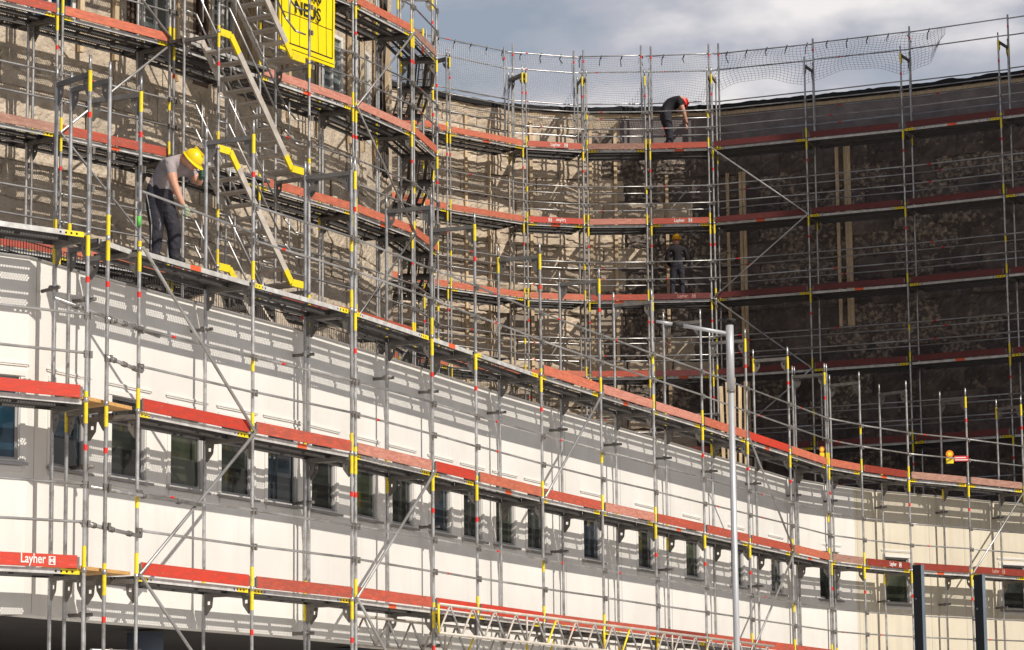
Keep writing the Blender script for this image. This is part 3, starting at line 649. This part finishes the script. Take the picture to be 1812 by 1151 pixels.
# roof edge protection: posts and rails on the inner side
gd=thing('roof_edge_guard','tall guard posts and rails above the rear parapet against the sky','guard rail')
nn,sg=normals(RP); post=MB(); post.tube((0,0,0),(0,0,2.9),.0242,'galv',8,caps=False); post.tube((0,0,2.55),(0,0,2.62),.0255,'red_tape',8,caps=False); post=post.mesh('guard_post')
for i in range(1,11):
    p=V2(RP[i])+nn[i]*.80; t=Vector((nn[i].y,-nn[i].x))
    for dd in ((-.13,.13) if i in (3,4,5,6) else (0,)): put('guard_post',post,gd,(p.x+t.x*dd,p.y+t.y*dd,17.95+random.uniform(-.1,.12)))
for i in range(1,10):
    a=V2(RP[i])+nn[i]*.85; c=V2(RP[i+1])+nn[i+1]*.85
    for h in (2.72,2.28,1.42,.55): rail(gd,(a.x,a.y,17.95+h),(c.x,c.y,17.95+h+random.uniform(-.03,.03)))
# safety net
gl=Line([V2(RP[i])+nn[i]*.9 for i in range(1,11)])
def net(label,s0,s1,zt,zb,step=.1,sag=.12,tail=False,cord='net',nh=14):
    b=MB(); ns=int((s1-s0)/step)
    def P(i,j):
        u=i/ns; v=j/nh; s_=s0+(s1-s0)*u; zlo=zb(u); zhi=zt-sag*.3*abs(math.sin(u*math.pi*5))
        p,d,n=gl.at(s_,-.02-.1*math.sin(v*math.pi)*(.6+.5*math.sin(u*9))); s2=.04*math.sin(v*7+u*11)
        if tail and u>.93: zlo+=(u-.93)*6; p=p-d*(u-.93)*2.5*v
        return (p.x+d.x*s2,p.y+d.y*s2,zhi+(zlo-zhi)*v+.02*math.sin(u*40+v*5))
    for i in range(ns+1):
        for j in range(nh):
            b.tube(P(i,j),P(i,j+1),(.0052 if cord=='net_pale' else .0042),cord,3,caps=False)
    for j in range(nh+1):
        for i in range(ns): b.tube(P(i,j),P(i+1,j),(.0052 if cord=='net_pale' else .0042),cord,3,caps=False)
    root=thing('safety_net',label,'net'); put('netting',b,root)
    for k in range(int((s1-s0)/.55)):
        t=MB()
        p,d,n=gl.at(s0+.25+k*.55,-.0); 
        t.path([(p.x,p.y,zt-.05),(p.x+.02,p.y-.04,zt+.05),(p.x-.03,p.y-.04,zt-.08),(p.x+random.uniform(-.06,.06),p.y-.05,zt-.16-random.random()*.14)],.012,'cable',5); put('tie_cord',t,root)
    return root
zt=20.66
net('pale safety net stretched tight above the parapet, left of the red helmeted worker',gl.s[1]-.3,gl.s[5]-.05,zt,lambda u:19.36+.07*math.sin(u*23),sag=.2,step=.07,nh=20,cord='net_pale')
net('sagging safety net with loose lower edge hanging from the guard rails above the dark wall',gl.s[5]+.1,gl.s[7]+1.0,zt,lambda u:19.62+.30*abs(math.sin(u*math.pi*2.3+.4))-.05,sag=.15,tail=True)
# ------------------------------------------------------------------ stair tower
st=thing('stair_tower','aluminium stair tower with yellow tipped stringers beside the beige tower wall','stairs')
SA,SB=Vector((-4.86,47.05)),Vector((-3.50,49.25)); sd=(SB-SA).normalized(); sn=Vector((-sd.y,sd.x)); srz=math.atan2(sd.y,sd.x)
for p in (SA,SB):
    for li,z in enumerate(LL): put('scaffold_frame',FM[(li*2+1)%5],st,(p.x,p.y,z),math.atan2(sn.y,sn.x))
for z in LL[:]:
    fl=thing('tmp','','') ; bpy.data.objects.remove(fl)
    f=bpy.data.objects.new('stair_flight',None); col.objects.link(f); f.parent=st; f.location=(SA.x,SA.y,z); f.rotation_euler=(0,0,srz)
    x0,x1=.38,2.12; zt_,zb_=2.03,.05
    for y in (.04,.66):
        b=MB(); 
        def seg(p,q,m,w_=.062,th=.018):
            p,q=Vector((p[0],y,p[1])),Vector((q[0],y,q[1])); d=(q-p).normalized(); u=Vector((-d.z,0,d.x)); b.obox((p+q)/2,(q-p)/2,(0,th,0),u*w_,m)
        end='yellow' if y<.3 else 'alu'
        dx,dz=(x1-x0),(zb_-zt_)
        seg((0.05,zt_),(x0,zt_),end); seg((x0,zt_),(x0+dx*.13,zt_+dz*.13),end); seg((x0+dx*.13,zt_+dz*.13),(x0+dx*.90,zt_+dz*.90),'alu'); seg((x0+dx*.90,zt_+dz*.90),(x1,zb_),end); seg((x1,zb_),(x1+.38,zb_),end)
        put('stringer',b,f)
    tm=MB(); tm.box((-.10,.06,-.02),(.10,.64,.012),'alu')
    for k in range(6): tm.box((-.09+.032*k,.062,.0125),(-.078+.032*k,.638,.018),'steel_dark')
    tm=tm.mesh('tread')
    for k in range(1,10):
        t_=k/10; put('tread',tm,f,(x0+dx*t_,0,zt_+dz*t_+.02))
    b=MB(); b.box((x1-.02,.06,zb_-.01),(x1+.40,.64,zb_+.02),'alu'); put('landing',b,f)
    for y in (.0,.70):
        b=MB()
        for h in (.55,.98):
            b.path([(.02,y,zt_+h-.1),(x0-.1,y,zt_+h-.1),(x1-.25,y,zb_+h+.08),(x1+.05,y,zb_+h-.1),(x1+.35,y,zb_+h-.1)],.017,'galv',8)
        for t_ in (.05,.5,.93): b.tube((x0+dx*t_,y,zt_+dz*t_+.45),(x0+dx*t_+.0,y,zt_+dz*t_+1.0),.015,'galv',8)
        put('handrail',b,f)
for li,z in enumerate(LL):   # landing decks
    me,Lm=deck_for(2.57,True,0)
    o=SA+sd*.03+sn*.80; put('steel_deck',me,st,(o.x,o.y,z+.02),srz)
# ------------------------------------------------------------------ banner
ll=Line(LP); 
bn=thing('advertising_banner','yellow banner with black lettering and thin black grid hanging beside the stairs','banner')
a,d,n=ll.at(10.93,-.16); c,_,_=ll.at(12.66,-.16); Lb=(c-a).length; d=(c-a)/Lb
Bm=Matrix(((d.x,d.y*-1,0,a.x),(d.y,d.x,0,a.y),(0,0,1,14.66),(0,0,0,1)))
bn.matrix_basis=Bm; H=3.6
b=MB(); nx=24; nz_=20
def bw(x,z): return .018*math.sin(x*5+z*1.3)*math.sin(z*2)
for i in range(nx):
    for j in range(nz_):
        q=[(i,j),(i+1,j),(i+1,j+1),(i,j+1)]; b.face([(u/nx*Lb,bw(u/nx*Lb,v/nz_*H),v/nz_*H) for u,v in q],'banner',True)
b.face([(0,.03,0),(Lb,.03,0),(Lb,.03,H),(0,.03,H)],'banner')
put('cloth',b,bn)
b=MB()
def strip(x0,z0,x1,z1,w_):
    n_=12; dx,dz=x1-x0,z1-z0; l=math.hypot(dx,dz); ux,uz=-dz/l*w_/2,dx/l*w_/2
    for k in range(n_):
        A=(x0+dx*k/n_,z0+dz*k/n_); B=(x0+dx*(k+1)/n_,z0+dz*(k+1)/n_)
        b.face([(A[0]-ux,bw(*A)-.006,A[1]-uz),(B[0]-ux,bw(*B)-.006,B[1]-uz),(B[0]+ux,bw(*B)-.006,B[1]+uz),(A[0]+ux,bw(*A)-.006,A[1]+uz)],'ink')
strip(.07,.16,Lb-.07,.16,.022); strip(.07,.16,.07,H-.1,.022); strip(Lb-.07,.16,Lb-.07,H-.1,.022); strip(.03,.06,Lb-.03,.06,.012)
for x in (.36,.66,.97,1.32,1.62): strip(x*Lb/1.9,.16,x*Lb/1.9,1.35 if x<1 else H-.3,.010)
for z_ in (.72,1.30,2.15): strip(.07,z_,Lb-.07,z_-.02,.012)
put('printed_grid',b,bn)
X=Matrix.Rotation(R_(90),4,'X')
for t_,x,z_,s_,k in (('(0) 4200',.30,1.10,.33,.86),('NEUS',.42,.76,.34,1.0),('030 90',.40,1.44,.33,.9)):
    text_obj(t_,s_,'ink',bn,Matrix.Translation((x,-.030,z_))@X,k,.006)
# ------------------------------------------------------------------ mesh fence on the roof edge
fn=thing('mesh_fence','dark wire mesh fence standing on the low roof behind the white wall top','fence')
gline=Line(offs(FP,1.55)); 
for k in range(12):
    s0=4.9+k*1.45; b=MB()
    a,d,n=gline.at(s0); c,_,_=gline.at(s0+1.4)
    for i in range(24):
        p=a.lerp(c,i/23); b.tube((p.x,p.y,7.9),(p.x,p.y,8.33),.006,'wire',4,caps=False)
    for z_ in (7.95,8.14,8.32): b.tube((a.x,a.y,z_),(c.x,c.y,z_),.008,'wire',4)
    put('mesh_panel',b,fn)
# rubble: broken beige boards, planks and a red-white board behind the wall top
for k,(s_,o_,z_,r_) in enumerate([(13.0,2.0,7.9,.5),(13.6,1.9,7.9,-.4),(12.2,2.1,7.9,.9),(14.3,1.8,7.95,.2),(10.4,1.9,7.9,.3)]):
    p,d,n=gline.at(s_); me=PM[k%8]; o=put('broken_board',me,None,(p.x+n.x*.5,p.y+n.y*.5,z_),0); o.rotation_euler=(.2*k-.3,r_,math.atan2(d.y,d.x)+.5*k); o.scale=(.7,.8,1.1)
    tag(o,('broken beige board under the top walkway, tilted right, middle of the rubble','small broken beige board leaning left in the rubble behind the wall top','beige board standing steeply at the left of the rubble heap','beige board lying flattest at the right end of the rubble heap','single broken beige board behind the wall, apart to the left of the rubble')[k],'board','broken boards behind the white wall')
b=MB(); b.box((0,-.02,0),(.34,.01,.20),'sign_red'); b.box((.02,-.023,.05),(.32,-.0201,.09),'print'); b.box((.02,-.023,.12),(.25,-.0201,.15),'print'); tag(put('warning_sign',b,None,(-2.95,39.9,8.05),.5),'small red and white board just below the top walkway','sign')
# upright timber planks leaning by the rear wall
for k in range(5):
    b=MB(); b.box((-.05,-.02,0),(.05,.02,3.6+.1*(k%3)),'timber'); o=put('upright_plank',b,None,(5.35+.12*k,72.6-.05*k,7.9),.1*k); o.rotation_euler=(0,.01*(k-2),.15*k)
    tag(o,('leftmost','second from left','middle','second from right','rightmost')[k]+' of the five pale upright timber planks behind the lamp post','plank','upright planks behind the lamp post')
# ------------------------------------------------------------------ lamp post
lp=thing('lamp_post','grey steel lamp post with a horizontal arm in front of the scaffold','lamp post',(2.895,38,0))
b=MB(); b.tube((0,0,0),(0,0,7.22-.0),.042,'lamp',20); b.tube((0,0,6.72),(0,0,7.60),.052,'lamp',20); b.tube((0,0,6.70),(0,0,6.73),.054,'steel_dark',20); put('pole',b,lp)
b=MB(); b.tube((0,0,7.60),(0,0,7.66),.035,'cable',12); b.tube((0,0,7.655),(0,0,7.68),.085,'cable',14); b.path([(-.05,0,7.65),(-.13,0,7.68),(-.16,0,7.64)],.012,'cable',5); put('cap',b,lp)
b=MB(); b.tube((-.03,0,7.49),(-.62,-.02,7.60),.026,'lamp',12); b.tube((-.62,-.02,7.60),(-.76,-.025,7.623),.028,'cable',12); b.tube((-.76,-.025,7.623),(-.98,-.03,7.66),.024,'lamp',12,r2=.018); put('arm',b,lp)
# steel posts in the foreground
for (x,y,h,lb) in ((4.185,30,3.80,'anthracite steel post with cut top, the left of two in the foreground'),(4.815,30,3.69,'anthracite steel post, the right and slightly lower of two in the foreground')):
    t=thing('steel_post',lb,'post',(x,y,0),math.atan2(-.75,.66))
    b=MB(); b.box((-.056,-.026,0),(.056,-.022,h),'post_dark'); b.box((-.056,-.022,0),(-.052,.022,h),'post_dark'); put('side_plate',b,t)
    b=MB(); b.box((.052,-.022,0),(.056,.026,h),'post'); b.box((-.056,.022,0),(.052,.026,h),'post'); put('flange',b,t)
    b=MB(); b.box((-.052,-.022,h-.03),(.052,.022,h-.004),'post_dark'); put('cap',b,t)
    for zz in (h-.35,h-.9): b=MB(); b.tube((-.02,-.032,zz),(-.02,-.026,zz),.012,'post',8); put('bolt',b,t)
# warning lamps on the top walkway
def wlamp(lb,loc,board):
    t=thing('warning_lamp',lb,'warning lamp',loc)
    b=MB(); b.box((-.08,-.05,0),(.08,.05,.12),'yellow'); put('battery_box',b,t)
    b=MB(); b.tube((0,-.045,.21),(0,.045,.21),.085,'lens',18); b.tube((0,-.05,.21),(0,.05,.21),.05,'yellow',14); b.tube((0,0,.11),(0,0,.15),.03,'yellow',8); put('lens',b,t)
    if board:
        b=MB(); b.box((.10,-.01,.05),(.42,.01,.17),'sign_red'); b.box((.12,-.013,.07),(.40,-.0101,.09),'print'); b.box((.12,-.013,.12),(.36,-.0101,.14),'print'); put('board',b,t)
wlamp('yellow warning lamp with orange lens and small red board, right end of top walkway',(9.72,64.1,8.55),True)
wlamp('yellow warning lamp above the salmon toe board left of the other lamp',(6.45,60.1,8.28),False)
bpy.data.objects['warning_lamp.001'].scale=(.6,.6,.75)
# ------------------------------------------------------------------ people
def body(name,joints,bones,label,loc,fwd,mats,scale=1):
    """joints: name->(x forward, y left, z, radius, radius2); bones: (a,b,material)"""
    idx={k:i for i,k in enumerate(joints)}; me=bpy.data.meshes.new(name)
    me.from_pydata([tuple(c*scale for c in joints[k][:3]) for k in joints],[(idx[a],idx[c]) for a,c,_ in bones],[])
    o=bpy.data.objects.new(name,me); col.objects.link(o)
    sk=o.modifiers.new('s','SKIN'); sk.use_smooth_shade=True
    ss=o.modifiers.new('u','SUBSURF'); ss.levels=2; ss.render_levels=2
    lay=me.skin_vertices[0].data
    for k,i in idx.items():
        r=joints[k][3:]; lay[i].radius=(r[0]*scale,(r[1] if len(r)>1 else r[0])*scale); lay[i].use_root=(k=='pelvis')
    dg=bpy.context.evaluated_depsgraph_get(); nm=bpy.data.meshes.new_from_object(o.evaluated_get(dg)); bpy.data.objects.remove(o)
    nm.materials.clear(); ml=sorted({m for _,_,m in bones}); 
    for m in ml: nm.materials.append(M[m])
    seg=[(Vector(joints[a][:3])*scale,Vector(joints[c][:3])*scale,(joints[a][3]+joints[c][3])/2*scale,ml.index(m)) for a,c,m in bones]
    for p in nm.polygons:
        c=p.center; best=1e9
        for a,q,r,mi in seg:
            d=q-a; t=max(0,min(1,(c-a).dot(d)/max(1e-9,d.length_squared))); dist=(c-(a+d*t)).length-r*.9
            if dist<best: best=dist; k=mi
        p.material_index=k
        p.use_smooth=True
    root=tag(put('person',nm,None,loc,math.atan2(fwd[1],fwd[0])),label,'person'); return root
def helmet(parent,c,tilt,m,r=.125,yaw=0):
    b=MB(); nu,nv=20,8
    for j in range(nv):
        for i in range(nu):
            q=[]
            for (a,c_) in ((i,j),(i+1,j),(i+1,j+1),(i,j+1)):
                th=2*math.pi*a/nu; ph=math.pi/2*c_/nv
                rr=r*math.cos(ph)*(1.0+.02*math.cos(th*6)*(math.sin(ph)<.5)); q.append((rr*1.14*math.cos(th),rr*.94*math.sin(th),r*1.02*math.sin(ph)))
            b.face(q,m,True)
    for i in range(nu):
        q=[]
        for a in (i,i+1):
            th=2*math.pi*a/nu; br=.018+.045*max(0,math.cos(th))**2; q.append(((r*1.14)*math.cos(th),(r*.94)*math.sin(th),0)); q.append(((r*1.14+br)*math.cos(th),(r*.94+br)*math.sin(th),-.018))
        b.face([q[0],q[1],q[3],q[2]],m,True)
        b.face([(x*.98,y*.98,z-.006) for x,y,z in (q[0],q[2],q[3],q[1])],m,True)
    b.obox((0,0,r*1.0),(r*.7,0,0),(0,.014,0),(0,0,.012),m)
    o=put('helmet',b,parent); o.matrix_basis=Matrix.Translation(c)@Matrix.Rotation(yaw,4,'Z')@Matrix.Rotation(tilt,4,'Y'); return o
def hand(parent,c,direction,curl,m,side=1,s=1):
    """glove or hand: palm and five bent fingers as skinned chains"""
    d=Vector(direction).normalized(); cr=Vector(curl).normalized(); w_=d.cross(cr).normalized()
    pts=[];ed=[];rad=[]
    def add(p,r): pts.append(p);rad.append(r);return len(pts)-1
    b=MB(); c=Vector(c)
    b.obox(c+d*.045*s,d*.045*s,w_*.040*s,cr*.016*s,m)
    for k in range(4):
        o=c+d*.085*s+w_*(.030-.02*k)*s; l=(.034,.038,.036,.029)[k]*s; p1=o+(d*.8+cr*.35).normalized()*l; p2=p1+(d*.15+cr*.95).normalized()*l*.8; p3=p2+(cr*.6-d*.8).normalized()*l*.7
        b.tube(o-d*.012,p1,.0105*s,m,8); b.tube(p1,p2,.0098*s,m,8); b.tube(p2,p3,.0088*s,m,8)
    o=c+d*.03*s+w_*.035*s*side; p1=o+(d*.5+w_*side*.7+cr*.3).normalized()*.035*s; p2=p1+(d*.3+cr*.9).normalized()*.03*s
    b.tube(o,p1,.0125*s,m,8); b.tube(p1,p2,.011*s,m,8)
    return put('glove' if 'glove' in m else 'hand',b,parent)
def face(parent,c,fwd_,up_,s=1):
    """nose, eyes, ears set on the head"""
    c=Vector(c); f=Vector(fwd_).normalized(); u=Vector(up_).normalized(); l=u.cross(f).normalized(); b=MB()
    b.prism([c+f*.088+u*.02,c+f*.088-u*.035,c+f*.116-u*.03],l*.011,'skin')
    for q in (-1,1):
        b.obox(c+f*.083+u*.02+l*q*.03,f*.004,l*.012,u*.005,'hair'); b.obox(c+f*.005+l*q*.083-u*.005,f*.018,l*.008,u*.030,'skin')
    b.obox(c+f*.084-u*.062,f*.004,l*.022,u*.005,'sign_red')
    put('face',b,parent)
# worker 1: yellow helmet, bending outwards over the guard rail
J={'pelvis':(-.10,0,.95,.18,.15),'belly':(-.06,0,1.07,.165,.14),'chest':(.05,0,1.23,.19,.155),'upper':(.17,0,1.32,.155,.125),'neck':(.27,0,1.345,.065),'head0':(.34,0,1.335,.085),'head':(.41,0,1.305,.105,.095),'chin':(.44,0,1.22,.058),
 'hipR':(-.10,-.10,.88,.13),'kneeR':(-.03,-.13,.50,.098),'shinR':(-.04,-.13,.30,.088),'ankR':(-.06,-.13,.11,.078),'toeR':(.12,-.14,.045,.048),
 'hipL':(-.08,.10,.88,.13),'kneeL':(.06,.13,.50,.098),'shinL':(.07,.13,.30,.088),'ankL':(.06,.14,.11,.078),'toeL':(.22,.15,.045,.048),
 'shR':(.19,-.19,1.28,.085),'slvR':(.235,-.215,1.15,.080),'elR':(.29,-.24,1.00,.056),'wrR':(.385,-.19,.735,.038),'hdR':(.41,-.17,.69,.034),
 'shL':(.21,.18,1.27,.085),'slvL':(.28,.22,1.19,.078),'elL':(.37,.25,1.08,.055),'wrL':(.45,.12,1.12,.036),'hdL':(.49,.07,1.12,.034)}
def bones(top,arm,low,head='skin'):
    return [('pelvis','belly',low),('belly','chest',top),('chest','upper',top),('upper','neck',head),('neck','head0',head),('head0','head',head),('head0','chin',head),
    ('pelvis','hipR',low),('hipR','kneeR',low),('kneeR','shinR',low),('shinR','ankR',low),('ankR','toeR','boot'),('pelvis','hipL',low),('hipL','kneeL',low),('kneeL','shinL',low),('shinL','ankL',low),('ankL','toeL','boot'),
    ('upper','shR',top),('shR','slvR',top),('slvR','elR',arm),('elR','wrR',arm),('wrR','hdR',arm),('upper','shL',top),('shL','slvL',top),('slvL','elL',arm),('elL','wrL',arm),('wrL','hdL',arm)]
of=Vector((.90,-.435)); wp=Vector((-4.40,36.03))
w1=body('person',J,bones('shirt','skin','navy'),'worker in yellow helmet, grey t-shirt and dark trousers bending over the guard rail',(wp.x,wp.y,ZA+.03),of,None)
helmet(w1,(.425,0,1.345),R_(48),'helmet_y',.124)
hand(w1,(.40,-.17,.72),(.45,.0,-.8),(-.7,0,-.5),'glove',1,1.15); hand(w1,(.47,.08,1.12),(.8,-.4,.1),(-.1,-.9,0),'glove_d',-1,1.2)
face(w1,(.415,0,1.295),(.72,0,-.69),(.69,0,.72))
b=MB()
for y in (-.165,): b.path([(-.12,-.235,.90),(-.07,-.24,.70),(-.04,-.232,.50),(-.05,-.222,.30),(-.06,-.212,.14)],.008,'trim_grey',5)
b.path([(.0,-.19,.66),(.05,-.17,.52),(.04,-.17,.42)],.006,'trim_grey',5); put('trouser_piping',b,w1)
# worker 2: red helmet, far, bending to the right on the rear walkway
J2=dict(J); 
w2=body('person',J2,bones('dark_cloth','skin','navy'),'worker in red helmet and black clothes bending at the rear parapet',(4.18,74.25,17.95),(.95,.3),None,1.08)
helmet(w2,(.425,0,1.345),R_(65),'helmet_r',.13); hand(w2,(.40,-.17,.72),(.45,.0,-.8),(-.7,0,-.5),'skin'); hand(w2,(.46,.08,1.10),(.8,-.4,.1),(-.1,-.9,0),'skin',-1); face(w2,(.415,0,1.295),(.72,0,-.69),(.69,0,.72))
# worker 3: orange helmet, standing with back to the street
J3={'pelvis':(0,0,.97,.155,.12),'belly':(0,0,1.10,.15,.12),'chest':(.0,0,1.28,.18,.13),'upper':(.0,0,1.42,.15,.10),'neck':(.02,0,1.52,.06),'head0':(.03,0,1.58,.075),'head':(.04,0,1.66,.095,.09),'chin':(.09,0,1.60,.05),
 'hipR':(0,-.10,.90,.105),'kneeR':(.03,-.12,.50,.075),'shinR':(0,-.12,.30,.068),'ankR':(-.02,-.13,.10,.06),'toeR':(.16,-.15,.04,.045),
 'hipL':(0,.10,.90,.105),'kneeL':(.03,.13,.50,.075),'shinL':(0,.14,.30,.068),'ankL':(-.02,.15,.10,.06),'toeL':(.16,.17,.04,.045),
 'shR':(0,-.20,1.40,.075),'slvR':(.02,-.24,1.27,.07),'elR':(.05,-.27,1.12,.058),'wrR':(.26,-.16,1.08,.045),'hdR':(.30,-.12,1.10,.035),
 'shL':(0,.20,1.40,.075),'slvL':(.02,.24,1.27,.07),'elL':(.05,.27,1.12,.058),'wrL':(.26,.18,1.02,.045),'hdL':(.30,.14,1.02,.035)}
w3=body('person',J3,bones('dark_cloth','dark_cloth','navy'),'worker in orange helmet and dark overalls standing with his back to the street',(4.33,74.25,13.95),(-.05,1),None)
helmet(w3,(.04,0,1.69),R_(-6),'helmet_o',.128); hand(w3,(.28,-.14,1.09),(.8,.3,0),(0,0,-1),'glove'); hand(w3,(.28,.16,1.02),(.8,-.3,0),(0,0,-1),'glove',-1); face(w3,(.04,0,1.645),(1,0,0),(0,0,1))
print('panels',cnt,'objects',len(bpy.data.objects))
